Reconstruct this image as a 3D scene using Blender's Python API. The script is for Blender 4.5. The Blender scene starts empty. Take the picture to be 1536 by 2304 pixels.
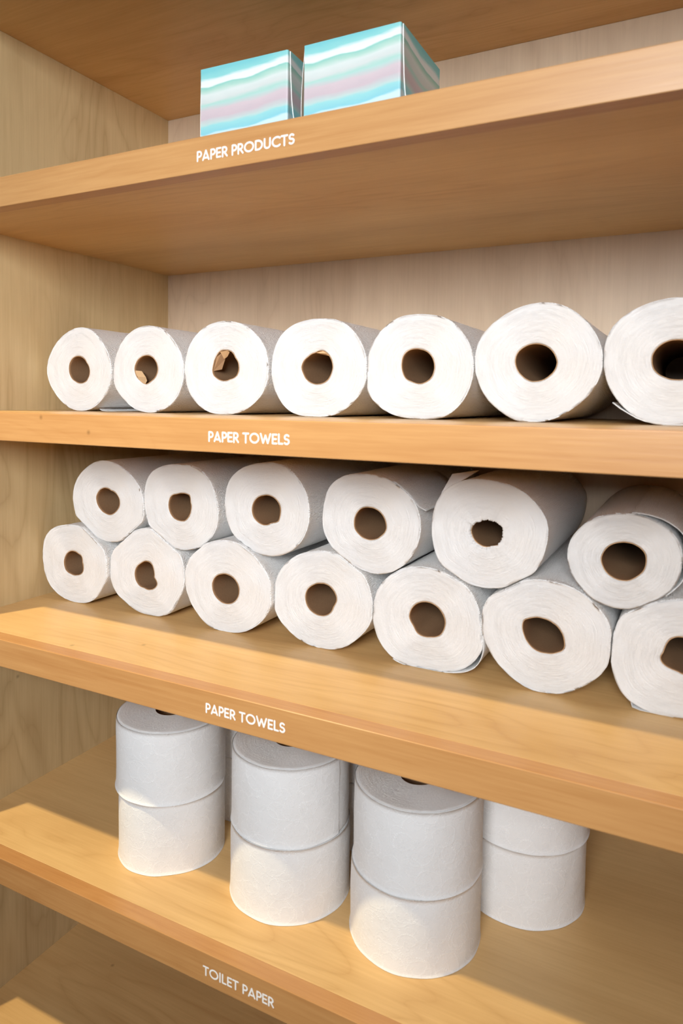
import bpy, bmesh, math, random
from mathutils import Vector, Matrix
from mathutils.noise import noise as pnoise

# ------------------------------------------------------------------ camera
S = bpy.context.scene
PI = math.pi
cd = bpy.data.cameras.new('camera')
cam = bpy.data.objects.new('camera', cd)
S.collection.objects.link(cam)
ROT = ((0.889889, -0.034974, 0.454834), (0.455977, 0.038707, -0.889149), (0.013492, 0.998638, 0.050393))
cam.matrix_world = Matrix.Translation((0.93121, -0.6, 1.5)) @ Matrix(ROT).to_4x4()
cd.sensor_fit = 'VERTICAL'
cd.sensor_height = 36.0
cd.lens = 24.5807
cd.shift_y = -0.072863
cd.clip_start = 0.01
cd.dof.use_dof = True
cd.dof.focus_distance = 1.08
cd.dof.aperture_fstop = 7.1
S.camera = cam

# ------------------------------------------------------------------ world, lamps, exposure
w = bpy.data.worlds.new('room_light')
S.world = w
w.use_nodes = True
bg = w.node_tree.nodes['Background']
bg.inputs[0].default_value = (0.93, 0.96, 1.0, 1)
bg.inputs[1].default_value = 0.03

def area(name, loc, look, size, power, col, size_y=None):
    l = bpy.data.lights.new(name, 'AREA')
    l.energy = power
    l.color = col
    l.size = size
    if size_y:
        l.shape = 'RECTANGLE'
        l.size_y = size_y
    else:
        l.shape = 'DISK'
    o = bpy.data.objects.new(name, l)
    S.collection.objects.link(o)
    o.location = loc
    o.rotation_euler = (Vector(look) - Vector(loc)).to_track_quat('-Z', 'Y').to_euler()
    return o

# a small warm ceiling downlight in front of and above the shelves (throws the hard shelf shadows)
dl = area('ceiling_downlight', (-0.28, -0.66, 2.80), (0.45, 0.15, 1.2), 0.05, 35.0, (1.0, 0.81, 0.48))
# broad soft light of the room in front of the shelves
wn = area('room_light_front', (1.0, -1.85, 2.03), (0.42, 0.0, 1.64), 0.8, 10.8, (0.92, 0.96, 1.0), 0.7)
wn.data.spread = math.radians(72)

# added area light behind the camera, for sheen on the top shelf edge
cp = area('added_sheen_light', (0.95, -1.35, 2.55), (0.8, 0.0, 1.7), 0.7, 1.8, (0.97, 0.985, 1.0), 0.35)

S.view_settings.view_transform = 'Standard'
S.view_settings.look = 'None'
S.view_settings.gamma = 1.0
S.view_settings.use_curve_mapping = False
S.view_settings.exposure = 0.0
S.cycles.max_bounces = 10
S.cycles.diffuse_bounces = 8

# ------------------------------------------------------------------ node helper
class NT:
    def __init__(s, name, rough=0.5):
        s.m = bpy.data.materials.new(name)
        s.m.use_nodes = True
        s.t = s.m.node_tree
        s.b = s.t.nodes['Principled BSDF']
        s.b.inputs['Roughness'].default_value = rough
    def n(s, typ, props=None, **ins):
        nd = s.t.nodes.new(typ)
        for k, v in (props or {}).items():
            setattr(nd, k, v)
        for k, v in ins.items():
            k = k.replace('_', ' ')
            sk = nd.inputs[int(k[1:])] if k[0] == 'i' and k[1:].isdigit() else nd.inputs[k]
            if isinstance(v, bpy.types.NodeSocket):
                s.t.links.new(v, sk)
            else:
                sk.default_value = v
        return nd
    def math(s, op, a, b=0.0, c=0.0):
        return s.n('ShaderNodeMath', {'operation': op}, i0=a, i1=b, i2=c).outputs[0]
    def noise(s, vec, scale, detail=3, rough=0.5, dist=0.0):
        return s.n('ShaderNodeTexNoise', None, Vector=vec, Scale=scale, Detail=detail, Roughness=rough, Distortion=dist).outputs['Fac']
    def mapping(s, vec, scale, loc=(0, 0, 0)):
        return s.n('ShaderNodeMapping', None, Vector=vec, Scale=scale, Location=loc).outputs[0]
    def ramp(s, fac, stops, interp='LINEAR'):
        r = s.n('ShaderNodeValToRGB', None, Fac=fac)
        cr = r.color_ramp
        cr.interpolation = interp
        while len(cr.elements) < len(stops):
            cr.elements.new(0.5)
        for e, (p, c) in zip(cr.elements, stops):
            e.position = p
            e.color = c if len(c) == 4 else (*c, 1)
        return r.outputs[0]
    def mix(s, f, a, b, mode='MIX'):
        nd = s.t.nodes.new('ShaderNodeMix')
        nd.data_type = 'RGBA'
        nd.blend_type = mode
        for i, v in ((0, f), (6, a), (7, b)):
            if isinstance(v, bpy.types.NodeSocket):
                s.t.links.new(v, nd.inputs[i])
            else:
                nd.inputs[i].default_value = v if i == 0 else (*v, 1)
        return nd.outputs[2]
    def col(s, v):
        if isinstance(v, bpy.types.NodeSocket):
            s.t.links.new(v, s.b.inputs['Base Color'])
        else:
            s.b.inputs['Base Color'].default_value = (*v, 1)
    def bump(s, h, dist=0.001, strength=1.0, normal=None):
        ins = dict(Height=h, Distance=dist, Strength=strength)
        if normal is not None:
            ins['Normal'] = normal
        o = s.n('ShaderNodeBump', None, **ins).outputs[0]
        s.t.links.new(o, s.b.inputs['Normal'])
        return o

def srgb(r, g, b):
    f = lambda c: (c / 255) / 12.92 if c <= 10 else ((c / 255 + 0.055) / 1.055) ** 2.4
    return (f(r), f(g), f(b))

def wood(name, light, dark, axis, rough=0.5, fibre=0.5, figure=0.5, seed=0.0, spec=0.35, spots=()):
    k = NT(name, rough)
    k.b.inputs['Specular IOR Level'].default_value = spec
    tc = k.n('ShaderNodeTexCoord').outputs['Object']
    st = [30.0, 30.0, 30.0]; st[axis] = 1.1
    md = [5.0, 5.0, 5.0]; md[axis] = 1.3
    fib = k.noise(k.mapping(tc, st, (seed, seed, seed)), 9.0, 5, 0.65)
    str_ = k.noise(k.mapping(tc, [x * 0.35 for x in st], (seed, 2, seed)), 4.0, 4, 0.6)
    fig = k.noise(k.mapping(tc, md, (seed * 2, seed, 1)), 1.6, 2.5, 0.45, 0.9)
    lines = k.math('ABSOLUTE', k.math('SINE', k.math('MULTIPLY', fig, 34.0)))
    lines = k.math('POWER', lines, 0.45)
    vis = k.ramp(k.noise(k.mapping(tc, md, (7 + seed, 3, 2)), 1.1, 1.5), [(0.42, (0, 0, 0)), (0.62, (1, 1, 1))])
    lines = k.math('SUBTRACT', 1.0, k.math('MULTIPLY', k.math('SUBTRACT', 1.0, lines), vis))
    blot = k.noise(k.mapping(tc, [x * 0.5 for x in md], (seed, 5, 9)), 3.0, 4, 0.6, 0.4)
    f = k.math('ADD', k.math('MULTIPLY', k.math('SUBTRACT', fib, 0.5), fibre * 1.5), k.math('MULTIPLY', k.math('SUBTRACT', str_, 0.5), fibre * 1.2))
    f = k.math('ADD', f, k.math('MULTIPLY', k.math('SUBTRACT', blot, 0.5), 1.3))
    f = k.math('ADD', f, k.math('MULTIPLY', k.math('SUBTRACT', lines, 0.9), figure))
    f = k.math('ADD', f, 0.5)
    c = k.ramp(f, [(0.0, dark), (1.0, light)])
    for (px, py, pz, r) in spots:
        d = k.n('ShaderNodeVectorMath', {'operation': 'DISTANCE'}, i0=tc, i1=(px, py, pz)).outputs['Value']
        c = k.mix(k.ramp(d, [(r * 0.3, (0.6, 0.6, 0.6)), (r * 1.0, (0, 0, 0))]), c, tuple(x * 0.35 for x in dark))
    k.col(c)
    k.bump(k.math('ADD', fib, k.math('MULTIPLY', lines, 0.4)), 0.00025, 0.35)
    return k.m

M = {}
M['board_top'] = wood('birch_plywood_board', srgb(228, 191, 133), srgb(195, 153, 98), 0, 0.38, 0.45, 0.35, 3.1,
                      spots=((0.3029, 0.0757, 1.1836, 0.0016), (0.2248, 0.0299, 1.1836, 0.0014), (0.1196, 0.2014, 0.5879, 0.002)))
M['edge'] = wood('solid_wood_edge_strip', srgb(206, 157, 102), srgb(180, 127, 75), 0, 0.33, 0.75, 0.15, 8.3, 0.55,
                 spots=((0.2069, 0.0, 1.4762, 0.002), (0.2878, 0.0, 1.4601, 0.002)))
M['edge_v'] = wood('upright_edge_strip_wood', srgb(206, 157, 102), srgb(180, 127, 75), 2, 0.42, 0.75, 0.15, 5.3)
M['side'] = wood('birch_plywood_side', srgb(224, 200, 153), srgb(187, 160, 116), 2, 0.45, 0.4, 0.45, 1.7, spots=((0.0, 0.1244, 1.0663, 0.0022),))
M['back'] = wood('greyed_plywood_back', srgb(222, 200, 172), srgb(190, 166, 140), 2, 0.42, 0.35, 0.35, 4.4)

def simple(name, c, rough=0.6, spec=0.3, noise_amt=0.0):
    k = NT(name, rough)
    k.b.inputs['Specular IOR Level'].default_value = spec
    if noise_amt:
        tc = k.n('ShaderNodeTexCoord').outputs['Object']
        k.col(k.mix(k.noise(tc, 60.0, 4), tuple(x * (1 - noise_amt) for x in c), c))
    else:
        k.col(c)
    return k.m
M['vinyl'] = simple('white_vinyl_lettering', (0.93, 0.91, 0.89), 0.45)
M['wall'] = simple('painted_wall', (0.80, 0.77, 0.72), 0.7, 0.2, 0.05)
M['floor'] = wood('floor_boards_wood', srgb(120, 96, 72), srgb(88, 68, 50), 0, 0.45, 0.5, 0.3, 2.0)

def paper_end():
    k = NT('rolled_paper_end', 0.95)
    k.b.inputs['Specular IOR Level'].default_value = 0.1
    uv = k.n('ShaderNodeTexCoord').outputs['UV']
    ob = k.n('ShaderNodeTexCoord').outputs['Object']
    sx = k.n('ShaderNodeSeparateXYZ', None, Vector=uv)
    layers = k.noise(k.n('ShaderNodeCombineXYZ', None, X=k.math('MULTIPLY', sx.outputs[0], 6.0), Y=k.math('MULTIPLY', sx.outputs[1], 150.0)).outputs[0], 1.0, 3, 0.6)
    fib = k.noise(ob, 420.0, 4, 0.65)
    soft = k.noise(ob, 16.0, 2, 0.5)
    c = k.mix(k.ramp(soft, [(0.4, (0, 0, 0)), (0.68, (1, 1, 1))]), (0.95, 0.95, 0.945), (0.95, 0.925, 0.89))
    c = k.mix(k.math('MULTIPLY', layers, 0.08), c, (0.80, 0.77, 0.73))
    k.col(c)
    h = k.math('ADD', k.math('MULTIPLY', layers, 0.8), k.math('MULTIPLY', fib, 0.7))
    k.bump(h, 0.0016, 0.8)
    k.b.inputs['Subsurface Weight'].default_value = 0.0
    return k.m
M['end'] = paper_end()

def towel_side():
    k = NT('embossed_towel_paper', 0.9)
    k.b.inputs['Specular IOR Level'].default_value = 0.15
    uv = k.n('ShaderNodeTexCoord').outputs['UV']
    wob = k.noise(uv, 55.0, 2, 0.5)
    sx = k.n('ShaderNodeSeparateXYZ', None, Vector=uv)
    a = k.math('MULTIPLY', k.math('ADD', sx.outputs[0], sx.outputs[1]), 1500.0)
    b = k.math('MULTIPLY', k.math('SUBTRACT', sx.outputs[0], sx.outputs[1]), 1500.0)
    wv = k.math('MULTIPLY', wob, 9.0)
    q = k.math('MULTIPLY', k.math('SINE', k.math('ADD', a, wv)), k.math('SINE', k.math('ADD', b, wv)))
    vo = k.n('ShaderNodeTexVoronoi', {'feature': 'DISTANCE_TO_EDGE'}, Vector=k.mapping(uv, (1, 0.6, 1)), Scale=210.0).outputs['Distance']
    ed = k.ramp(vo, [(0.0, (0, 0, 0)), (0.16, (1, 1, 1))])
    cr = k.noise(uv, 130.0, 4, 0.6, 1.2)
    h = k.math('ADD', k.math('MULTIPLY', q, 0.35), k.math('ADD', k.math('MULTIPLY', ed, 0.5), k.math('MULTIPLY', cr, 1.0)))
    k.col(k.mix(k.math('MULTIPLY', cr, 0.35), (0.90, 0.895, 0.885), (0.84, 0.825, 0.80)))
    k.bump(h, 0.0012, 0.85)
    return k.m
M['towel'] = towel_side()

def tissue_side():
    k = NT('paisley_embossed_tissue', 0.88)
    k.b.inputs['Specular IOR Level'].default_value = 0.15
    uv = k.n('ShaderNodeTexCoord').outputs['UV']
    tot = None
    wob = k.n('ShaderNodeTexNoise', None, Vector=uv, Scale=45.0, Detail=2.0).outputs['Color']
    uvw = k.n('ShaderNodeVectorMath', {'operation': 'MULTIPLY_ADD'}, i0=wob, i1=(0.012, 0.012, 0.0), i2=uv).outputs[0]
    for (sc, off, r0, r1, n, petals) in ((31.0, 0.0, 0.10, 0.36, 40.0, 0), (31.0, 0.53, 0.36, 0.0, 56.0, 0), (46.0, 3.7, 0.16, 0.16, 34.0, 5), (64.0, 8.1, 0.20, 0.0, 26.0, 0)):
        v = k.mapping(uvw, (sc, sc, 0.0), (off, off * 1.7, 0.0))
        vo = k.n('ShaderNodeTexVoronoi', {'feature': 'F1', 'voronoi_dimensions': '2D'}, Vector=v, Scale=1.0, Randomness=0.75)
        dl_ = k.n('ShaderNodeVectorMath', {'operation': 'SUBTRACT'}, i0=v, i1=vo.outputs['Position']).outputs[0]
        s = k.n('ShaderNodeSeparateXYZ', None, Vector=dl_)
        rnd = k.n('ShaderNodeSeparateColor', None, Color=vo.outputs['Color'])
        ang = k.math('ARCTAN2', s.outputs[1], s.outputs[0])
        d = vo.outputs['Distance']
        if petals:
            rr = k.math('MULTIPLY_ADD', k.math('ABSOLUTE', k.math('SINE', k.math('MULTIPLY', ang, petals / 2))), r1, r0)
        elif r1:
            fr = k.math('FRACT', k.math('ADD', k.math('DIVIDE', ang, 2 * PI), rnd.outputs[0]))
            rr = k.math('MULTIPLY_ADD', fr, r1, r0)
        else:
            rr = k.math('MULTIPLY_ADD', rnd.outputs[1], 0.12, r0)
        dist = k.math('ABSOLUTE', k.math('SUBTRACT', d, rr))
        ring = k.ramp(dist, [(0.012, (1, 1, 1)), (0.035, (0, 0, 0))])
        dots = k.ramp(k.math('SINE', k.math('MULTIPLY', ang, n)), [(0.1, (0.08, 0.08, 0.08)), (0.75, (1, 1, 1))])
        lay = k.math('MULTIPLY', ring, dots)
        tot = lay if tot is None else k.math('MAXIMUM', tot, lay)
    fib = k.noise(uv, 900.0, 3, 0.6)
    soft = k.noise(uv, 28.0, 3, 0.5)
    base = k.mix(k.math('MULTIPLY', soft, 0.6), (0.84, 0.83, 0.82), (0.79, 0.775, 0.76))
    k.col(k.mix(k.math('MULTIPLY', tot, 0.9), base, (0.98, 0.975, 0.965)))
    b1 = k.n('ShaderNodeBump', None, Height=k.math('ADD', fib, k.math('MULTIPLY', soft, 6.0)), Distance=0.0004, Strength=0.6).outputs[0]
    k.bump(tot, 0.0004, 0.55, b1)
    return k.m
M['tissue'] = tissue_side()

def cardboard(name, c1, c2):
    k = NT(name, 0.85)
    k.b.inputs['Specular IOR Level'].default_value = 0.2
    ob = k.n('ShaderNodeTexCoord').outputs['Object']
    sx = k.n('ShaderNodeSeparateXYZ', None, Vector=k.n('ShaderNodeTexCoord').outputs['UV'])
    sp = k.math('FRACT', k.math('ADD', sx.outputs[0], k.math('MULTIPLY', sx.outputs[1], 9.0)))
    seam = k.ramp(sp, [(0.0, (1, 1, 1)), (0.012, (0, 0, 0))])
    f = k.noise(ob, 500.0, 4, 0.7)
    c = k.mix(f, c1, c2)
    k.col(k.mix(k.math('MULTIPLY', seam, 0.35), c, tuple(min(1, x * 1.8) for x in c2)))
    k.bump(f, 0.0003, 0.4)
    return k.m
M['core'] = cardboard('brown_cardboard', srgb(132, 101, 73), srgb(158, 124, 92))
M['rim'] = cardboard('cut_cardboard_edge', srgb(182, 142, 102), srgb(205, 168, 128))

def carton():
    k = NT('watercolour_printed_carton', 0.42)
    ob = k.n('ShaderNodeTexCoord').outputs['Object']
    s = k.n('ShaderNodeSeparateXYZ', None, Vector=ob)
    per = k.math('ADD', s.outputs[0], s.outputs[1])
    wv = k.math('MULTIPLY', k.math('SINE', k.math('MULTIPLY_ADD', per, 34.0, 0.6)), 0.0035)
    wv = k.math('ADD', wv, k.math('MULTIPLY', k.math('SINE', k.math('MULTIPLY_ADD', per, 71.0, 2.0)), 0.0012))
    nz = k.math('MULTIPLY', k.math('SUBTRACT', k.noise(k.mapping(ob, (6, 6, 30)), 3.0, 3, 0.5), 0.5), 0.010)
    z = k.math('ADD', k.math('ADD', s.outputs[2], wv), nz)
    t = k.math('DIVIDE', z, 0.135)
    A = srgb
    c = k.ramp(t, [(0.0, A(205, 228, 238)), (0.425, A(205, 230, 238)), (0.440, A(140, 205, 218)), (0.500, A(155, 214, 218)), (0.520, A(192, 214, 212)),
                   (0.570, A(208, 188, 196)), (0.640, A(214, 196, 202)), (0.688, A(185, 215, 210)), (0.705, A(176, 215, 206)), (0.735, A(214, 218, 216)),
                   (0.790, A(222, 228, 226)), (0.825, A(186, 218, 206)), (0.860, A(150, 208, 196)), (0.870, A(238, 242, 243)), (0.915, A(236, 241, 242)),
                   (0.940, A(148, 214, 214)), (1.0, A(128, 204, 210))])
    blot = k.noise(k.mapping(ob, (1, 1, 3)), 38.0, 4, 0.6, 0.6)
    c = k.mix(k.math('MULTIPLY', blot, 0.25), c, A(180, 225, 225), 'MULTIPLY')
    c = k.mix(0.93, (0, 0, 0), c)
    weave = k.noise(k.mapping(ob, (900, 900, 120)), 1.0, 2, 0.5)
    k.col(c)
    k.bump(weave, 0.0001, 0.3)
    return k.m
M['carton'] = carton()
M['board_white'] = simple('white_paperboard', (0.88, 0.86, 0.83), 0.6)
M['board_grey'] = simple('grey_paperboard_back', srgb(196, 178, 158), 0.7, 0.2, 0.2)

# ------------------------------------------------------------------ mesh helpers
def link(o, parent=None):
    S.collection.objects.link(o)
    if parent:
        o.parent = parent
    return o
def empty(name, loc, label=None, cat=None, group=None):
    o = bpy.data.objects.new(name, None)
    o.empty_display_size = 0.02
    S.collection.objects.link(o)
    o.location = loc
    tag(o, label, cat, group)
    return o
def tag(o, label=None, cat=None, group=None, kind=None):
    for k, v in (('label', label), ('category', cat), ('group', group), ('kind', kind)):
        if v: o[k] = v
    return o
def mesh(name, verts, faces, mats, parent=None, midx=None, smooth=None, uvs=None, off=(0, 0, 0)):
    me = bpy.data.meshes.new(name)
    me.from_pydata([(v[0] - off[0], v[1] - off[1], v[2] - off[2]) for v in verts], [], faces)
    for m in (mats if isinstance(mats, (list, tuple)) else [mats]):
        me.materials.append(m)
    if midx:
        me.polygons.foreach_set('material_index', midx)
    if smooth is True:
        me.polygons.foreach_set('use_smooth', [True] * len(me.polygons))
    elif smooth:
        me.polygons.foreach_set('use_smooth', smooth)
    if uvs:
        ul = me.uv_layers.new(name='uv')
        fl = [c for u in uvs for c in u]
        ul.data.foreach_set('uv', fl)
    me.update()
    return link(bpy.data.objects.new(name, me), parent)
def box(name, lo, hi, mat, parent=None, bev=0.0008, seg=2):
    bm = bmesh.new()
    bmesh.ops.create_cube(bm, size=1)
    for v in bm.verts:
        v.co = Vector([lo[i] + (v.co[i] + 0.5) * (hi[i] - lo[i]) for i in range(3)])
    if bev:
        bmesh.ops.bevel(bm, geom=list(bm.edges), offset=bev, segments=seg, affect='EDGES', profile=0.5)
    me = bpy.data.meshes.new(name)
    bm.to_mesh(me); bm.free()
    me.materials.append(mat)
    return link(bpy.data.objects.new(name, me), parent)

# ------------------------------------------------------------------ room shell
D = 0.4696
W = 1.02
fl = box('floor', (-2.0, -3.0, -0.04), (3.0, D + 0.03, 0.0), M['floor'], None, 0); tag(fl, kind='structure')
wb = box('wall_back', (-2.0, D + 0.014, 0.0), (3.0, D + 0.10, 2.9), M['wall'], None, 0); tag(wb, kind='structure')

# unseen block added above the bookcase to keep the downlight off the top shelf
sf = box('added_light_blocker', (-2.0, -0.34, 2.25), (3.0, D + 0.014, 2.9), M['wall'], None, 0); tag(sf, kind='structure')

# ------------------------------------------------------------------ bookcase
case = empty('bookcase', (0, 0, 0), 'tall open birch plywood bookcase with orange-brown front edge strips and white shelf lettering', 'bookcase')
TH = 0.037
NS = 0.0205
for nm, x0, x1 in (('side_panel', -TH, 0.0), ('side_panel', W, W + TH)):
    p = box(nm, (x0, 0.004, 0.0), (x1, D + 0.012, 2.0736), M['side'], case)
    box('edge_strip', (x0, 0.0, 0.0), (x1, 0.0045, 2.0736), M['edge_v'], p)
box('back_panel', (0.0, D, 0.0), (W, D + 0.012, 2.0736), M['back'], case, 0)
box('top_panel', (0.0, 0.0, 2.0366), (W, D, 2.0736), M['board_top'], case)
box('plinth', (0.0, 0.03, 0.0), (W, 0.05, 0.07), M['side'], case)

# monoline geometric capitals: strokes in units of the cap height
def arc(cx, cy, rx, ry, a0, a1, n=14):
    return [(cx + rx * math.cos(math.radians(a0 + (a1 - a0) * i / n)), cy + ry * math.sin(math.radians(a0 + (a1 - a0) * i / n))) for i in range(n + 1)]
h_ = 0.08
G = {
 'P': (0.50, [[(h_, 0.02), (h_, 0.92)], [(h_, 0.92), (0.26, 0.92)] + arc(0.26, 0.67, 0.22, 0.25, 90, -90) + [(h_, 0.42)]]),
 'A': (0.74, [[(0.06, 0.03), (0.37, 0.93), (0.68, 0.03)], [(0.17, 0.22), (0.57, 0.22)]]),
 'E': (0.50, [[(0.46, 0.92), (h_, 0.92), (h_, 0.08), (0.46, 0.08)], [(h_, 0.50), (0.42, 0.50)]]),
 'R': (0.56, [[(h_, 0.02), (h_, 0.92)], [(h_, 0.92), (0.26, 0.92)] + arc(0.26, 0.68, 0.22, 0.24, 90, -90) + [(h_, 0.44)], [(0.26, 0.44), (0.53, 0.04)]]),
 'T': (0.60, [[(0.03, 0.92), (0.57, 0.92)], [(0.30, 0.92), (0.30, 0.03)]]),
 'O': (0.96, [arc(0.48, 0.5, 0.42, 0.43, 0, 360, 36)]),
 'W': (1.06, [[(0.05, 0.95), (0.30, 0.08), (0.53, 0.80), (0.76, 0.08), (1.01, 0.95)]]),
 'L': (0.47, [[(h_, 0.96), (h_, 0.08), (0.44, 0.08)]]),
 'S': (0.54, [arc(0.28, 0.70, 0.20, 0.22, 35, 250, 14)[:-1] + arc(0.26, 0.29, 0.22, 0.22, 75, -145, 16)]),
 'D': (0.76, [[(h_, 0.08), (h_, 0.92), (0.28, 0.92)] + arc(0.28, 0.5, 0.42, 0.42, 90, -90, 20) + [(h_, 0.08)]]),
 'U': (0.68, [[(h_, 0.96), (h_, 0.34)] + arc(0.34, 0.33, 0.26, 0.26, 180, 360, 14) + [(0.60, 0.96)]]),
 'C': (0.78, [arc(0.48, 0.5, 0.42, 0.43, 48, 312, 24)]),
 'I': (0.20, [[(0.10, 0.97), (0.10, 0.03)]]),
 ' ': (0.24, []),
}
def lettering(text, x0, x1, base, cap, parent):
    gap = 0.10
    tot = sum(G[c][0] for c in text) + gap * (len(text) - 1)
    sx = (x1 - x0) / tot
    V, F = [], []
    cnt = 0
    wd = 0.090
    def quad_strip(pts):
        # union of segments and round joints, extruded a hair off the wood
        segs = []
        for (a, b) in zip(pts[:-1], pts[1:]):
            dx, dy = (b[0] - a[0]) * sx, (b[1] - a[1]) * cap
            L = math.hypot(dx, dy)
            if L < 1e-9: continue
            nx, ny = -dy / L * wd * cap, dx / L * wd * cap
            segs.append([(a[0] * sx + nx, a[1] * cap + ny), (a[0] * sx - nx, a[1] * cap - ny), (b[0] * sx - nx, b[1] * cap - ny), (b[0] * sx + nx, b[1] * cap + ny)])
        for q in pts:
            segs.append([(q[0] * sx + wd * cap * math.cos(t * PI / 5), q[1] * cap + wd * cap * math.sin(t * PI / 5)) for t in range(10)])
        return segs
    cx = x0
    for ch in text:
        wdt, strokes = G[ch]
        for st in strokes:
            for k_, poly in enumerate(quad_strip(st)):
                n = len(poly)
                i0 = len(V)
                yf = -0.00010 - 0.0000003 * cnt; cnt += 1
                V += [(cx + x, yf, base + z) for x, z in poly]
                F.append(list(range(i0, i0 + n)))
        cx += (wdt + gap) * sx
    o = mesh('lettering', V, F, M['vinyl'], parent)
    bm = bmesh.new(); bm.from_mesh(o.data); [f.normal_flip() for f in bm.faces if f.normal.y > 0]; bm.to_mesh(o.data); bm.free()
    o['label'] = 'flat white lettering reading ' + text
    return o

SH = [(1.7776, 1.7406, ('PAPER PRODUCTS', 0.4478, 0.5682, 1.7524, 0.0104)), (1.4810, 1.4446, ('PAPER TOWELS', 0.4645, 0.5658, 1.4563, 0.0107)),
      (1.1836, 1.1474, ('PAPER TOWELS', 0.4622, 0.5638, 1.1596, 0.0107)), (0.8863, 0.8498, ('TOILET PAPER', 0.4602, 0.5530, 0.8607, 0.0106)),
      (0.5879, 0.5516, None), (0.2903, 0.2540, None)]
for zt, zb, txt in SH:
    sb = box('shelf', (0.0, NS, zb + 0.0006), (W, D, zt), M['board_top'], case, 0.0004)
    box('edge_strip', (0.0, 0.0, zb), (W, NS, zt + 0.0001), M['edge'], sb, 0.0009, 3)
    if txt:
        lettering(txt[0], txt[1], txt[2], txt[3], txt[4], sb)

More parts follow.
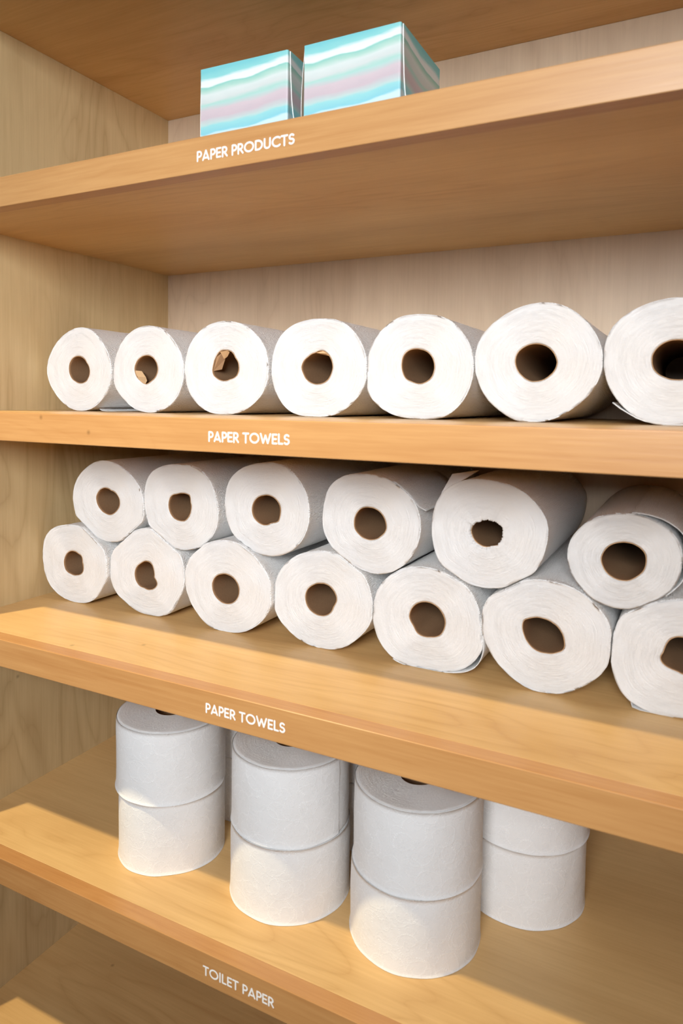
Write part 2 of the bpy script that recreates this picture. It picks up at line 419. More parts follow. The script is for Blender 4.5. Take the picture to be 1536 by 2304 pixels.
# ------------------------------------------------------------------ paper towel rolls
RD = [[0.1728,[0.0819,1.5448],[680,673,665,657,651,645,641,639,638,639,641,644,647,647,646,643,640,636,631,627,625,625,627,631,636,642,649,657,667,678,689,697,700,698,690,680,667,656,646,637,631,628,626,627,630,633,635,636,638,640,644,650,654,658,660,662,666,671,677,683,686,687,686,684],[0.0829,1.5439],[225,217,207,197,199,201,204,208,212,217,222,228,230,230,230,226,222,218,213,209,205,201,197,202,207,212,219,226,232,233,233,230]],
[0.1728,[0.2199,1.543],[667,664,661,655,648,642,637,635,634,635,636,636,636,635,634,633,633,634,636,638,640,642,643,644,645,646,647,648,651,654,657,660,664,669,675,680,678,668,655,643,634,629,627,625,624,621,618,617,619,623,627,633,640,646,652,657,662,668,672,674,674,672,670,668],[0.2172,1.5436],[220,220,218,215,213,211,208,205,203,203,205,206,210,214,218,223,224,220,215,210,207,203,207,214,218,210,203,200,205,210,214,219]],
[0.1728,[0.3571,1.5438],[700,700,700,698,694,688,680,672,665,659,655,651,646,641,637,636,636,639,643,649,655,661,667,673,679,685,689,692,694,694,694,694,693,694,695,697,698,699,697,693,686,679,672,665,657,648,639,631,628,630,633,638,644,651,657,664,671,679,689,697,702,704,703,701],[0.3577,1.5464],[225,221,212,203,210,219,221,220,221,225,228,220,211,205,205,204,212,224,233,233,223,215,210,204,201,199,198,209,222,232,232,230]],
[0.1728,[0.4997,1.5429],[690,694,693,689,685,680,677,674,673,670,665,656,647,636,626,620,618,620,624,630,639,650,661,672,682,689,693,694,692,689,686,685,686,687,689,691,692,692,692,692,692,689,682,670,658,644,631,621,619,622,627,634,642,649,654,659,665,673,682,690,696,699,700,693],[0.5002,1.543],[223,223,223,225,227,228,229,221,208,195,196,198,200,211,223,231,236,228,221,221,219,216,214,213,212,213,215,218,219,218,218,220]],
[0.1728,[0.6347,1.5414],[673,673,673,674,674,672,669,667,666,665,662,655,646,637,631,628,629,632,637,644,650,653,655,656,658,660,661,663,664,663,661,655,652,656,666,684,703,701,693,682,671,659,647,635,624,615,608,603,603,607,614,625,639,654,664,670,673,676,677,677,677,676,675,675],[0.6347,1.5434],[211,209,208,207,206,205,203,202,206,211,217,223,224,223,217,209,207,205,205,208,210,205,200,202,209,215,217,219,221,221,217,214]],
[0.1728,[0.771,1.5461],[684,687,684,680,676,671,667,664,661,660,659,659,658,655,651,646,641,637,634,633,632,633,636,641,648,657,667,676,682,685,685,684,682,680,677,674,672,670,669,667,665,663,663,665,669,668,662,654,650,650,650,648,645,642,640,641,645,651,658,664,671,678,685,687],[0.7708,1.5459],[230,223,218,214,211,208,206,205,206,207,210,214,219,226,229,228,225,220,215,212,208,209,211,213,211,210,211,212,213,219,224,228]],
[0.1728,[0.9077,1.5454],[633,633,633,632,632,632,631,631,631,630,630,630,629,629,629,629,631,632,634,637,642,648,656,666,676,687,696,701,699,695,688,679,676,676,673,671,669,667,665,664,664,665,666,666,664,659,653,647,643,642,642,642,641,640,639,638,637,637,636,635,635,634,634,633],[0.9081,1.5465],[211,210,210,209,209,208,208,206,204,205,206,209,213,217,222,225,223,223,222,218,212,204,201,202,202,208,213,213,212,212,211,211]],
[0.1668,[0.0749,1.246],[699,701,708,700,690,666,635,613,598,589,586,588,597,598,594,591,590,592,597,603,612,626,644,662,679,694,706,711,710,704,696,689,684,681,682,683,683,682,678,673,665,656,647,640,633,627,624,623,624,626,632,641,653,663,672,677,680,680,681,687,696,705,711,703],[0.0755,1.2445],[204,195,206,217,213,199,196,197,197,199,202,204,206,207,209,213,217,217,217,217,208,198,188,186,188,190,192,203,214,225,223,213]],
[0.1728,[0.2171,1.2472],[717,717,718,718,717,710,675,648,630,619,613,614,620,633,653,657,654,650,646,642,636,622,614,612,616,627,644,668,697,709,719,719,715,718,728,731,727,719,707,689,668,651,642,638,635,633,632,632,633,639,648,659,671,683,696,704,703,695,689,690,695,702,709,715],[0.2167,1.2414],[163,169,178,187,201,217,226,226,225,218,211,207,211,215,219,220,221,219,218,214,211,205,197,189,198,206,214,222,231,238,234,198]],
[0.168,[0.3651,1.2465],[719,722,728,717,703,688,676,666,659,652,643,640,643,648,644,643,642,643,644,647,651,658,667,667,670,680,697,716,725,729,729,727,723,718,712,704,695,687,680,675,672,670,669,668,663,652,641,632,629,630,634,639,645,652,659,668,677,687,698,710,720,728,734,723],[0.3635,1.2435],[229,227,224,220,217,212,208,206,207,208,210,217,224,229,231,233,229,226,222,218,214,211,211,211,211,213,215,218,221,224,227,230]],
[0.1752,[0.5084,1.247],[721,725,722,720,720,718,713,689,670,659,654,656,657,651,646,642,638,636,635,636,638,643,650,657,665,674,683,692,700,706,713,710,706,709,719,737,735,725,711,697,684,673,664,656,650,644,639,636,634,636,640,645,649,653,658,661,665,671,681,694,708,720,728,722],[0.5076,1.2477],[230,239,237,234,232,229,223,216,209,208,207,207,212,219,226,228,231,231,231,231,229,225,222,221,220,220,218,216,214,209,204,213]],
[0.1752,[0.6501,1.2419],[680,680,682,681,682,684,687,688,683,671,657,649,646,644,644,644,646,649,654,659,664,670,673,676,683,687,692,696,698,697,696,690,689,695,699,699,698,697,694,689,681,671,658,643,627,609,592,580,577,583,594,607,620,636,654,672,687,699,709,716,721,721,700,687],[0.6519,1.2435],[226,224,220,217,216,215,215,216,216,217,220,223,226,228,231,232,233,222,210,205,213,221,221,217,214,211,218,225,231,230,228,227]],
[0.1722,[0.7876,1.2485],[688,693,705,705,701,692,681,666,658,650,642,633,625,618,613,610,610,611,614,619,625,619,618,623,634,652,677,705,710,713,710,697,690,690,685,674,667,660,654,648,643,640,640,641,643,647,649,650,649,648,648,649,651,652,652,654,660,668,677,686,695,700,696,689],[0.7868,1.248],[225,216,206,200,194,188,188,189,191,199,209,218,233,251,246,233,219,208,202,197,196,196,196,197,198,200,210,221,233,250,251,237]],
[0.1752,[0.9232,1.2436],[604,606,608,610,612,614,617,619,621,623,625,627,629,632,634,635,634,630,625,622,623,626,626,632,645,665,686,686,680,674,670,662,662,667,680,685,689,696,702,706,702,691,677,661,644,626,612,602,595,592,591,591,592,592,592,593,593,593,594,595,596,598,599,602],[0.9274,1.2489],[195,195,196,196,196,196,196,197,197,198,208,213,215,212,210,209,217,242,246,233,213,197,188,192,194,194,194,194,194,195,195,195]],
[0.1728,[0.1401,1.3448],[727,723,717,709,698,684,670,656,643,633,626,622,619,619,620,622,625,630,635,640,645,650,655,662,670,680,692,705,715,723,727,727,725,720,716,712,708,671,640,618,602,593,590,593,601,604,601,602,605,609,614,620,628,632,625,623,627,638,655,680,714,739,737,732],[0.1414,1.3464],[245,243,230,217,204,192,180,187,194,202,211,220,229,234,240,245,239,231,222,214,207,205,204,205,210,215,217,220,223,230,238,246]],
[0.1728,[0.2799,1.3496],[675,669,663,660,659,660,662,662,659,654,647,638,629,620,612,603,599,600,606,614,624,638,653,670,687,699,705,703,697,688,677,667,660,656,656,658,661,663,639,615,597,586,581,582,588,600,619,623,623,625,628,635,643,652,662,662,665,675,690,692,692,689,686,681],[0.2803,1.3492],[204,206,207,224,241,227,212,199,193,187,187,200,213,219,217,216,215,214,213,213,213,213,212,210,211,214,217,214,208,205,205,204]],
[0.1728,[0.4245,1.3579],[670,669,668,668,666,663,660,658,656,656,656,655,649,640,631,623,617,614,614,617,622,631,642,653,665,675,682,686,686,683,679,675,672,670,668,666,664,663,660,657,643,627,618,615,618,624,628,631,633,635,639,644,649,653,657,660,664,668,671,672,671,671,671,671],[0.4252,1.3559],[227,229,228,225,220,216,211,208,205,202,205,210,215,219,223,226,229,231,231,228,222,217,213,210,204,196,188,197,215,234,231,228]],
[0.1728,[0.5755,1.353],[671,670,669,666,661,653,642,630,620,612,605,601,597,596,595,596,598,604,612,623,636,650,664,675,685,691,691,685,676,667,661,659,659,661,661,658,650,641,633,623,606,596,592,593,597,599,604,612,621,630,638,645,650,655,657,660,662,664,665,666,668,669,670,671],[0.5761,1.3518],[224,219,215,211,209,207,205,205,204,208,213,217,217,217,217,217,217,220,222,217,211,209,207,205,205,204,206,208,209,216,224,229]],
[0.1728,[0.7215,1.3542],[677,684,690,690,683,672,663,655,649,641,632,624,617,611,607,606,608,613,622,634,645,655,664,672,678,683,684,681,676,671,666,662,660,660,661,665,671,677,680,676,662,646,637,636,636,636,635,632,630,629,629,631,629,622,621,626,637,655,664,662,662,663,666,671],[0.7208,1.3532],[196,202,208,206,193,181,173,170,168,167,166,165,175,186,196,202,206,201,197,193,188,183,179,174,170,165,164,173,183,191,192,193]],
[0.1728,[0.8657,1.3401],[552,558,563,567,569,569,564,556,546,536,527,519,512,506,500,496,494,493,494,497,500,505,510,515,521,526,533,541,549,555,559,562,563,561,558,555,552,548,541,536,535,538,538,536,531,527,524,521,518,515,509,502,495,490,490,495,504,512,520,528,534,539,544,548],[0.8661,1.3393],[217,222,228,227,222,216,210,204,202,199,201,204,208,211,214,219,224,222,219,218,217,215,213,211,210,210,206,202,202,206,211,214]]]
NA = 128
Y_END = D - 0.004
def cyc(arr, n, scale=1e-4):
    m_ = len(arr)
    out = []
    for i in range(n):
        f = i * m_ / n
        i0 = int(f); t = f - i0
        p0, p1, p2, p3 = (arr[(i0 + j) % m_] * scale for j in (-1, 0, 1, 2))
        out.append(0.5 * ((2 * p1) + (-p0 + p2) * t + (2 * p0 - 5 * p1 + 4 * p2 - p3) * t * t + (-p0 + 3 * p1 - 3 * p2 + p3) * t ** 3))
    return out
def atr(arr, th):
    n = len(arr); f = (th / (2 * PI) % 1) * n; i = int(f); t = f - i
    return arr[i % n] * (1 - t) + arr[(i + 1) % n] * t
def nz(x, y, z): return pnoise(Vector((x, y, z)))

def sheet(name, path, y0, y1, parent, off, mat, th=0.00045, ny=10, jag=0.0006, seed=0.0, zmin=-9):
    """a loose ply of paper following a path in x-z, running back along the roll"""
    V, F, U = [], [], []
    n = len(path)
    acc = [0.0]
    for a, b in zip(path[:-1], path[1:]):
        acc.append(acc[-1] + math.hypot(b[0] - a[0], b[1] - a[1]))
    for side in (0, 1):
        for j in range(ny + 1):
            for i, (x, z) in enumerate(path):
                a = path[max(0, i - 1)]; b = path[min(n - 1, i + 1)]
                dx, dz = b[0] - a[0], b[1] - a[1]
                L = math.hypot(dx, dz) or 1
                o_ = side * th
                wv = 0.0005 * nz(i * 0.5 + seed, j * 0.7, seed)
                yy = y0 + (y1 - y0) * (j / ny) ** 1.5 + (jag * nz(i * 0.9, seed, 2.0) if j == 0 else 0)
                V.append((x - dz / L * (o_ + wv), yy, max(zmin + 0.00015 * side, z + dx / L * (o_ + wv))))
    N1 = (ny + 1) * n
    for side in (0, 1):
        for j in range(ny):
            for i in range(n - 1):
                q = [side * N1 + j * n + i, side * N1 + j * n + i + 1, side * N1 + (j + 1) * n + i + 1, side * N1 + (j + 1) * n + i]
                F.append(q if side else q[::-1])
                uv = [(acc[i], j * 0.03), (acc[i + 1], j * 0.03), (acc[i + 1], (j + 1) * 0.03), (acc[i], (j + 1) * 0.03)]
                U += uv if side else uv[::-1]
    for i in range(n - 1):
        F.append([i, i + 1, N1 + i + 1, N1 + i]); U += [(acc[i], 0)] * 4
        k = ny * n
        F.append([k + i + 1, k + i, N1 + k + i, N1 + k + i + 1]); U += [(acc[i], 0)] * 4
    for j in range(ny):
        F.append([j * n, N1 + j * n, N1 + (j + 1) * n, (j + 1) * n]); U += [(0, 0)] * 4
        k = n - 1
        F.append([j * n + k, (j + 1) * n + k, N1 + (j + 1) * n + k, N1 + j * n + k]); U += [(0, 0)] * 4
    return mesh(name, V, F, mat, parent, uvs=U, smooth=True, off=off)

def core_tube(Hc, hx, hz, y0, y1, parent, off, recess=0.0, seed=0.0, axis='y', ph=0.0):
    """cardboard tube: crumpled mouth, round further in; own cut rim"""
    n = 64
    V, F, U, MI = [], [], [], []
    ys = [0, 0.004, 0.012, 0.025, 0.045, 0.08, 0.14, 0.20, 1.0]
    ys = [min(y1, y0 + recess + v) for v in ys[:-1]] + [y1]
    rr = 0.0218
    H = cyc(Hc, n)
    th = 0.0007
    rings = []
    def ring(rad_off, yy, w_):
        i0 = len(V)
        for i in range(n):
            t = 2 * PI * i / n
            r = H[i] * (1 - w_) + rr * w_ + rad_off
            x, z = hx + r * math.cos(t), hz + r * math.sin(t)
            V.append((x, yy, z) if axis == 'y' else (x, z, yy))
        return i0
    ws = [0, 0.05, 0.2, 0.45, 0.75, 1, 1, 1, 1]
    inner = [ring(-th, yy, w_) for yy, w_ in zip(ys, ws)]
    outer = [ring(-0.0001, yy, w_) for yy, w_ in zip(ys, ws)]
    def band(a, b, mi, ya, yb, flip):
        for i in range(n):
            j = (i + 1) % n
            q = [a + i, a + j, b + j, b + i]
            u = [(i / n, ya), ((i + 1) / n, ya), ((i + 1) / n, yb), (i / n, yb)]
            if flip: q = q[::-1]; u = u[::-1]
            F.append(q); U.extend(u); MI.append(mi)
    for k in range(len(ys) - 1):
        band(inner[k], inner[k + 1], 0, ys[k], ys[k + 1], False)
        band(outer[k], outer[k + 1], 0, ys[k], ys[k + 1], True)
    band(outer[0], inner[0], 1, 0.5, 0.5, False)
    band(inner[-1], outer[-1], 1, 0.5, 0.5, False)
    sm = [m == 0 for m in MI]
    return mesh('cardboard_core', V, F, [M['core'], M['rim']], parent, midx=MI, smooth=sm, uvs=U, off=off)

def towel_roll(idx, label, group, recess=0.0, ragged=False):
    y0, (cx, cz), Rr, (hx, hz), Hh = RD[idx]
    R_ = cyc(Rr, NA)
    H = cyc(Hh, NA)
    zb = cz + min(R_[i] * math.sin(2 * PI * i / NA) for i in range(NA))
    off = (cx, (y0 + Y_END) / 2, zb)
    root = empty('paper_towel_roll', off, label, 'paper towel roll', group)
    sd = idx * 7.3
    V, F, U, MI = [], [], [], []
    def put(x, y, z): V.append((x, y, z)); return len(V) - 1
    # front end: from the mouth of the hole out to the rim
    ts = [0, 0.04, 0.14, 0.28, 0.42, 0.56, 0.70, 0.82, 0.92, 0.975]
    rings = []
    for t in ts:
        r0 = []
        for i in range(NA):
            a = 2 * PI * i / NA
            hr = H[i] + 0.0002
            if ragged:
                hr += 0.0018 * nz(i * 0.45, sd, 3) + 0.0012 * nz(i * 1.3, sd, 9) - 0.0012
            hxp, hzp = hx + hr * math.cos(a), hz + hr * math.sin(a)
            ox, oz = cx + R_[i] * math.cos(a), cz + R_[i] * math.sin(a)
            dy = 0.0007 * nz(math.cos(a) * 1.5 + sd, t * 3, math.sin(a) * 1.5) + 0.00022 * nz(t * 22, a * 1.5, sd)
            if t == 0: dy += 0.0006 if not ragged else 0.002 * abs(nz(i * 0.7, 2, sd))
            r0.append(put(hxp + (ox - hxp) * t, y0 + dy, hzp + (oz - hzp) * t))
        rings.append((r0, t))
    SY = [0.0, 0.0012, 0.004, 0.012, 0.03, 0.05, 0.075, 0.10, 0.125, 0.15, 0.18, 0.21, 0.24, 0.265, Y_END - y0 - 0.002, Y_END - y0]
    sides = []
    for k, s_ in enumerate(SY):
        r0 = []
        for i in range(NA):
            a = 2 * PI * i / NA
            r = R_[i]
            if k == 0: r -= 0.0010 - 0.0006 * nz(i * 0.35, sd, 5)
            elif k == 1: r -= 0.0002 - 0.0003 * nz(i * 0.5, sd, 6)
            else: r += 0.0005 * nz(i * 0.12, s_ * 30 + sd, 1) - 0.0004
            if k == len(SY) - 1: r -= 0.001
            dyy = 0.0004 * nz(i * 0.4, sd, 8) if k < 2 else 0
            r0.append(put(cx + r * math.cos(a), y0 + s_ + dyy, cz + r * math.sin(a)))
        sides.append((r0, s_))
    circ_ = 2 * PI * 0.067
    def band(A, B, mi, ua, ub, face):
        for i in range(NA):
            j = (i + 1) % NA
            F.append([A[i], A[j], B[j], B[i]]); MI.append(mi)
            if face:
                U.extend([(i / NA, ua), ((i + 1) / NA, ua), ((i + 1) / NA, ub), (i / NA, ub)])
            else:
                U.extend([(i / NA * circ_, ua), ((i + 1) / NA * circ_, ua), ((i + 1) / NA * circ_, ub), (i / NA * circ_, ub)])
    for (A, ta), (B, tb) in zip(rings[:-1], rings[1:]):
        band(A, B, 0, ta, tb, True)
    band(rings[-1][0], sides[0][0], 0, 0.975, 1, True)
    for (A, ta), (B, tb) in zip(sides[:-1], sides[1:]):
        band(A, B, 1, ta, tb, False)
    bk = [put(hx + 0.0219 * math.cos(2 * PI * i / NA), Y_END, hz + 0.0219 * math.sin(2 * PI * i / NA)) for i in range(NA)]
    band(sides[-1][0], bk, 0, 1, 0, True)
    # short return inside the mouth so the layers have thickness
    ins = [put(hx + (H[i] + 0.0004) * math.cos(2 * PI * i / NA), y0 + 0.006 + recess, hz + (H[i] + 0.0004) * math.sin(2 * PI * i / NA)) for i in range(NA)]
    band(ins, rings[0][0], 0, 0, 0.0, True)
    o = mesh('paper_body', V, F, [M['end'], M['towel']], root, midx=MI, smooth=True, uvs=U, off=off)
    core = core_tube(Hh, hx, hz, y0 + 0.0004, Y_END, root, off, recess, sd)
    return root, off, core, dict(R=R_, c=(cx, cz), y0=y0)

def outline(info, a0, a1, n=24, lift=lambda s: 0.0006):
    pts = []
    for i in range(n + 1):
        s = i / n
        a = math.radians(a0 + (a1 - a0) * s)
        r = atr(info['R'], a) + lift(s)
        pts.append((info['c'][0] + r * math.cos(a), info['c'][1] + r * math.sin(a)))
    return pts
def flap(core, off, pts, y0, mat, name='torn_flap', th=0.0006):
    """pts: (x, z, dy) outline of a torn, bent-in scrap"""
    n = len(pts)
    V = [(x, y0 + d, z) for x, z, d in pts] + [(x, y0 + d + th, z) for x, z, d in pts]
    F = [list(range(n)), list(range(2 * n - 1, n - 1, -1))] + [[i, n + i, n + (i + 1) % n, (i + 1) % n] for i in range(n)]
    U = [(0.3, 0.3)] * (n * 2 + 4 * n)
    return mesh(name, V, F, mat, core, uvs=U, off=off)

GU = 'paper towel rolls lying on the upper towel shelf'
GL = 'paper towel rolls in the two-layer pile on the lower towel shelf'
up = 'paper towel roll on the upper towel shelf, '
lab2 = [up + 'next to the side panel', up + 'second from side panel, core rim torn', up + 'third from side panel, core creased inward',
        up + 'fourth from side panel, flap atop core', up + 'fifth from side panel, tall oval core', up + 'sixth from side panel, deep dark core',
        up + 'farthest along, loose ply curling out']
bt = 'paper towel roll in the bottom layer of the pile, '
lab3 = [bt + 'next to side panel', bt + 'second, core squashed', bt + 'third from side panel', bt + 'fourth from side panel',
        bt + 'flattened, ply doubled beneath', bt + 'sixth, slanted oval core', bt + 'seventh, mostly hidden core']
tp_ = 'paper towel roll in the top layer of the pile, '
lab4 = [tp_ + 'nearest side panel', tp_ + 'second, ragged top edge', tp_ + 'third from side panel', tp_ + 'fourth, torn corner protruding',
        tp_ + 'fifth, ragged white hole', tp_ + 'thinnest roll, wide core']
rolls = []
for i in range(20):
    lb = (lab2 + lab3 + lab4)[i]
    rolls.append(towel_roll(i, lb, GU if i < 7 else GL, recess=0.010 if i == 18 else 0.0, ragged=(i == 18)))

# torn cardboard in three of the cores
r, off, core, inf = rolls[1]
flap(core, off, [(0.1950, 1.5422, 0.0), (0.1989, 1.5329, 0.0), (0.2067, 1.5268, 0.0), (0.2150, 1.5222, 0.0), (0.2128, 1.5275, 0.006), (0.2067, 1.5329, 0.010), (0.2009, 1.5414, 0.008)], inf['y0'] + 0.001, M['rim'])
r, off, core, inf = rolls[2]
flap(core, off, [(0.3483, 1.5664, 0.0), (0.3602, 1.5675, 0.0), (0.3620, 1.5655, 0.003), (0.3549, 1.5601, 0.008), (0.3480, 1.5567, 0.010)], inf['y0'] + 0.001, M['rim'])
flap(core, off, [(0.3420, 1.5590, 0.001), (0.3365, 1.5400, 0.001), (0.3441, 1.5427, 0.010), (0.3480, 1.5567, 0.012), (0.3470, 1.5640, 0.004)], inf['y0'] + 0.001, M['core'])
r, off, core, inf = rolls[3]
flap(core, off, [(0.4968, 1.5617, 0.0), (0.5074, 1.5640, 0.0), (0.5149, 1.5602, 0.0), (0.5194, 1.5564, 0.001), (0.5150, 1.5573, 0.008), (0.5028, 1.5608, 0.007)], inf['y0'] + 0.001, M['rim'])

# loose plies
def loose(i, path, y0=None, y1=None, **kw):
    r, off, core, inf = rolls[i]
    return sheet('loose_sheet', path, inf['y0'] + 0.0003 if y0 is None else y0, Y_END - 0.01 if y1 is None else y1, r, off, M['towel'], seed=i * 1.7, zmin=(1.4813 if i < 7 else 1.1839 if i < 14 else -9), **kw)
inf = rolls[6][3]
loose(6, outline(inf, -62, -100, 12, lambda s: 0.0004)[:-1] + [(0.8906, 1.4823), (0.8815, 1.4842), (0.8736, 1.4875), (0.8655, 1.4923), (0.8574, 1.4972), (0.8500, 1.5030)], y1=0.33, th=-0.0009)
inf = rolls[0][3]
loose(0, [(0.1130, 1.4850), (0.1180, 1.4822), (0.1250, 1.4818), (0.1330, 1.4820), (0.1420, 1.4822)], y0=inf['y0'] + 0.012, y1=0.40, th=-0.0006)
inf = rolls[11][3]
loose(11, outline(inf, -128, -62, 16, lambda s: 0.0001 + 0.0004 * s)[:-1] + outline(inf, -62, -5, 16, lambda s: 0.0005 + 0.0042 * math.sin(PI * min(1, s * 1.15)) ** 2), th=-0.0007)
inf = rolls[19][3]
loose(19, outline(inf, 82, -38, 34, lambda s: 0.0005 + 0.0062 * math.sin(PI * s) ** 1.5), th=0.0005)
loose(13, [(0.8775, 1.1908), (0.8788, 1.1862), (0.8870, 1.1845), (0.8960, 1.1842), (0.9070, 1.1841), (0.9180, 1.1840)], y1=0.36, th=0.0004)
inf = rolls[17][3]
loose(17, outline(inf, 60, 35, 8, lambda s: 0.0006) + [(0.6390, 1.3776), (0.6440, 1.3752), (0.6484, 1.3734)], y1=0.33, th=0.0005)
r, off, core, inf = rolls[18]
flap(r, off, [(0.6655, 1.3915, 0.001), (0.6668, 1.3974, 0.003), (0.6757, 1.4178, 0.012), (0.6990, 1.4210, 0.045), (0.6912, 1.4118, 0.004), (0.6772, 1.4035, 0.001)], inf['y0'] + 0.0005, M['towel'], 'folded_corner', 0.0004)

# ------------------------------------------------------------------ toilet rolls
def toilet_roll(cx, cy, z0, h, rad, label, seed, dent=None, sheet_arc=(140, 405), lip=0.002):
    root = empty('toilet_roll', (cx, cy, z0), label, 'toilet roll', 'toilet rolls standing in stacked pairs')
    off = (cx, cy, z0)
    n = 128
    V, F, U, MI = [], [], [], []
    def rad_at(a, s):
        r = rad * (1 + 0.010 * nz(math.cos(a) * 1.2 + seed, math.sin(a) * 1.2, seed)) + 0.0007 * nz(math.cos(a) * 3, math.sin(a) * 3 + seed, s * 3)
        if dent:
            da = (math.degrees(a) - dent[0] + 180) % 360 - 180
            r -= dent[1] * math.exp(-(da / dent[2]) ** 2)
        return r
    def ring(f):
        i0 = len(V)
        for i in range(n):
            a = 2 * PI * i / n
            r, z = f(a, i)
            V.append((cx + r * math.cos(a), cy + r * math.sin(a), z0 + z))
        return i0
    cr = 0.0215
    prof = []
    for t in (0, 0.05, 0.25, 0.5, 0.75, 0.95):
        prof.append((ring(lambda a, i, t=t: (cr + (rad_at(a, 1) - 0.0012 - cr) * t, h - 0.0002 + 0.00035 * nz(t * 9, a, seed))), 0, t))
    prof.append((ring(lambda a, i: (rad_at(a, 1) - 0.0009, h - 0.0004)), 0, 1))
    ss = [1, 0.97, 0.9, 0.78, 0.62, 0.45, 0.3, 0.16, 0.07, 0.02, 0]
    for s in ss:
        prof.append((ring(lambda a, i, s=s: (rad_at(a, s) - (0.0008 if s in (1, 0) else 0) - 0.0012 * math.exp(-s / 0.05) * 0, max(0.0, h * s - (0.0012 if s == 1 else 0)) + (0.0003 if s == 0 else 0))), 1, s * h))
    prof.append((ring(lambda a, i: (cr, 0.0003)), 0, 0))
    for (A, ma, va), (B, mb, vb) in zip(prof[:-1], prof[1:]):
        for i in range(n):
            j = (i + 1) % n
            F.append([A + i, B + i, B + j, A + j]); MI.append(mb if ma == mb else 0)
            if ma == 1 and mb == 1:
                u0, u1 = i / n * 2 * PI * rad + seed, (i + 1) / n * 2 * PI * rad + seed
                U.extend([(u0, va), (u0, vb), (u1, vb), (u1, va)])
            else:
                U.extend([(i / n, va), (i / n, vb), ((i + 1) / n, vb), ((i + 1) / n, va)])
    mesh('paper_body', V, F, [M['end'], M['tissue']], root, midx=MI, smooth=True, uvs=U, off=off)
    core_tube([215] * 16, cx, cy, z0 + 0.0005, z0 + h - 0.0006, root, off, 0.0, seed, axis='z')
    # outer ply with its lower edge flaring a little
    a0, a1 = sheet_arc
    m_ = 60
    V, F, U = [], [], []
    zs = [-0.0, 0.05, 0.12, 0.3, 0.55, 0.8, 0.93, 0.982]
    for side in (0, 1):
        for s in zs:
            for i in range(m_ + 1):
                a = math.radians(a0 + (a1 - a0) * i / m_)
                e = min(i, m_ - i) / m_
                fl_ = lip * math.exp(-s / 0.045) * (0.6 + 0.5 * nz(i * 0.12, seed, 4)) * min(1, e * 6)
                tp = min(1.0, max(0.0, (0.985 - s) / 0.12))
                r = rad_at(a, s) + 0.0001 + (0.0002 + 0.0005 * side) * tp + fl_ + 0.0006 * tp * max(0, nz(i * 0.1, s * 4, seed))
                V.append((cx + r * math.cos(a), cy + r * math.sin(a), z0 + max(0.0004 + lip * 0.1 * (1 - side), h * s + 0.0004)))
    N1 = len(zs) * (m_ + 1)
    for side in (0, 1):
        for k in range(len(zs) - 1):
            for i in range(m_):
                b = side * N1 + k * (m_ + 1) + i
                q = [b, b + 1, b + m_ + 2, b + m_ + 1]
                ul = math.radians(a0 + (a1 - a0) * i / m_) * rad + seed
                ur = math.radians(a0 + (a1 - a0) * (i + 1) / m_) * rad + seed
                u = [(ul, zs[k] * h), (ur, zs[k] * h), (ur, zs[k + 1] * h), (ul, zs[k + 1] * h)]
                if not side: q = q[::-1]; u = u[::-1]
                F.append(q); U.extend(u)
    for i in range(m_):
        F.append([i, i + 1, N1 + i + 1, N1 + i][::-1]); U.extend([(0, 0)] * 4)
        k = (len(zs) - 1) * (m_ + 1)
        F.append([k + i, k + i + 1, N1 + k + i + 1, N1 + k + i]); U.extend([(0, 0)] * 4)
    mesh('loose_sheet', V, F, M['tissue'], root, smooth=True, uvs=U, off=off)
    return root

Z4 = 0.8863
ord_ = ['front stack nearest the side panel', 'second front stack from the side panel', 'third front stack from the side panel']
def stack(cx, cy, h1, h2, r1, r2, where, seed, dx=0.0, dy=0.0, dent=None, arcs=((140, 408), (150, 402))):
    toilet_roll(cx, cy, Z4, h1, r1, 'white embossed toilet roll, lower of the ' + where, seed, dent, arcs[0], 0.0014)
    toilet_roll(cx + dx, cy + dy, Z4 + h1 + 0.0003, h2, r2, 'white embossed toilet roll, upper of the ' + where, seed + 0.37, None, arcs[1], 0.0022)
stack(0.3012, 0.1342, 0.0940, 0.0960, 0.0705, 0.0722, ord_[0], 1.3, -0.0022, 0.0, dent=(-47, 0.0042, 26), arcs=((140, 408), (150, 402)))
stack(0.4859, 0.1436, 0.0915, 0.0960, 0.0748, 0.0738, ord_[1], 2.9, 0.0, 0.0, arcs=((140, 408), (150, 352)))
stack(0.6533, 0.1486, 0.0862, 0.0955, 0.0752, 0.0738, ord_[2], 4.4, 0.0015, 0.0)
stack(0.7511, 0.2757, 0.0915, 0.0955, 0.0739, 0.0745, 'stack behind, beside the dark empty shelf end', 6.1, 0.002)
stack(0.3306, 0.2866, 0.0955, 0.0955, 0.0740, 0.0740, 'rear stack glimpsed between first and second front stacks', 7.7)
stack(0.4902, 0.3010, 0.0955, 0.0955, 0.0740, 0.0740, 'rear stack glimpsed between second and third front stacks', 9.2)

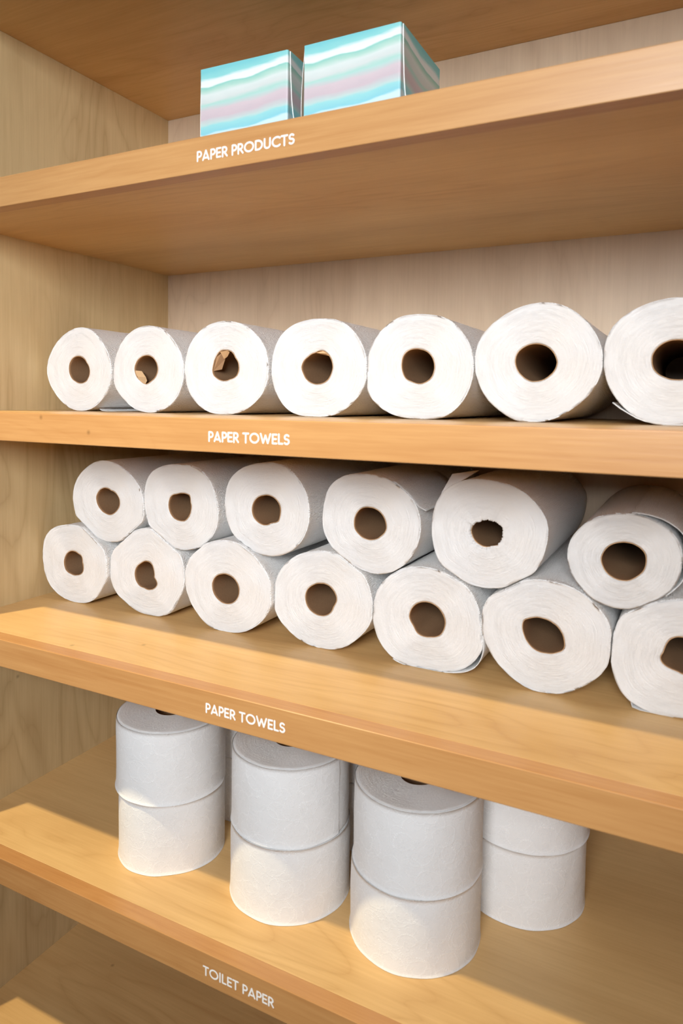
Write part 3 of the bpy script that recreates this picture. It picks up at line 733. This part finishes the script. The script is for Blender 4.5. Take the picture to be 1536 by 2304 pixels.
# ------------------------------------------------------------------ tissue boxes
def tissue_box(x0, x1, yf, dep, h, yaw, label, bulge=False):
    w_ = x1 - x0
    root = empty('tissue_box', (x0, yf, 1.7780), label, 'tissue box', 'watercolour tissue boxes on the top shelf')
    root.rotation_euler = (0, 0, math.radians(yaw))
    rr = 0.0022
    # carton body with softly rounded front corner, local frame
    pts = [(0.0005, 0.0)]
    pts += [(w_ - rr + rr * math.sin(a), rr - rr * math.cos(a)) for a in [PI / 2 * i / 5 for i in range(6)]]
    pts += [(w_, dep), (0.0005, dep)]
    n = len(pts)
    V = [(x, y, 0.0) for x, y in pts] + [(x, y, h) for x, y in pts]
    F = [[i, (i + 1) % n, n + (i + 1) % n, n + i] for i in range(n)] + [list(range(n, 2 * n)), list(range(n - 1, -1, -1))]
    mesh('carton', V, F, M['carton'], root)
    # oval tear-out line on top
    oc = []
    m_ = 32
    V, F = [], []
    for i in range(m_):
        a = 2 * PI * i / m_
        for k in (0.92, 1.0):
            V.append((w_ / 2 + 0.038 * k * math.cos(a), dep / 2 + 0.022 * k * math.sin(a), h + 0.0003))
    for i in range(m_):
        j = (i + 1) % m_
        F.append([2 * i, 2 * i + 1, 2 * j + 1, 2 * j])
    mesh('tear_out_oval', V, F, M['board_white'], root)
    # glued outer side panel: its raw front edge wanders back from the corner and forks near the foot
    zz = [h, h * 0.8, h * 0.6, h * 0.5, h * 0.42, h * 0.30]
    yy = [0.0045, 0.0060, 0.0090, 0.0120, 0.0160, 0.024]
    def panel(name, prof, xo, th, mat, emat):
        k = len(prof)
        V = [(xo, y, z) for y, z in prof] + [(xo, dep - 0.0005, z) for y, z in prof]
        V += [(xo + th, y, z) for y, z in prof] + [(xo + th, dep - 0.0005, z) for y, z in prof]
        F, MI = [], []
        for i in range(k - 1):
            F.append([2 * k + i, 3 * k + i, 3 * k + i + 1, 2 * k + i + 1]); MI.append(0)
            F.append([i, i + 1, 2 * k + i + 1, 2 * k + i]); MI.append(1)
            F.append([k + i, 3 * k + i, 3 * k + i + 1, k + i + 1]); MI.append(1)
        F.append([0, k, 3 * k, 2 * k]); MI.append(1)
        F.append([k - 1, 3 * k - 1, 4 * k - 1, 2 * k - 1]); MI.append(1)
        o = mesh(name, V, F, [mat, emat], root, midx=MI)
        return o
    panel('side_flap', list(zip(yy, zz)), w_ + 0.0001, 0.0009, M['carton'], M['board_white'])
    V = [(w_ + 0.0001, 0.0040, 0.0), (w_ + 0.0001, 0.0130, h * 0.44), (w_ + 0.0001, 0.0138, h * 0.44), (w_ + 0.0001, 0.0050, 0.0)]
    V += [(x + 0.0009, y, z) for x, y, z in V]
    mesh('bottom_flap_edge', V, [[4, 5, 6, 7], [0, 1, 5, 4], [2, 3, 7, 6]], M['board_white'], root)
    # the other side: bowed raw panel
    m_ = 12
    amp = 0.0042 if bulge else 0.0012
    V = []
    for k in range(m_ + 1):
        z = h * k / m_
        b = -amp * math.sin(PI * min(1, (k / m_) * 1.05)) ** 0.8 if k < m_ else 0
        b = b if b == b else 0
        V += [(b, 0.0012, z), (b, dep - 0.001, z), (b + 0.0006, 0.0012, z), (b + 0.0006, dep - 0.001, z)]
    F, MI = [], []
    for k in range(m_):
        a = 4 * k
        F += [[a, a + 4, a + 5, a + 1], [a + 2, a + 3, a + 7, a + 6], [a, a + 2, a + 6, a + 4], [a + 1, a + 5, a + 7, a + 3]]
        MI += [0, 0, 1, 1]
    mesh('end_flap', V, F, [M['board_grey'], M['board_white']], root, midx=MI)
    return root
tissue_box(0.3583, 0.4845, 0.1180, 0.122, 0.1362, 1.6, 'smaller-looking aqua watercolour tissue box, nearer the side panel')
tissue_box(0.5074, 0.6288, 0.1200, 0.1236, 0.1346, 0.0, 'aqua and pink watercolour tissue box, farther from the side panel', True)
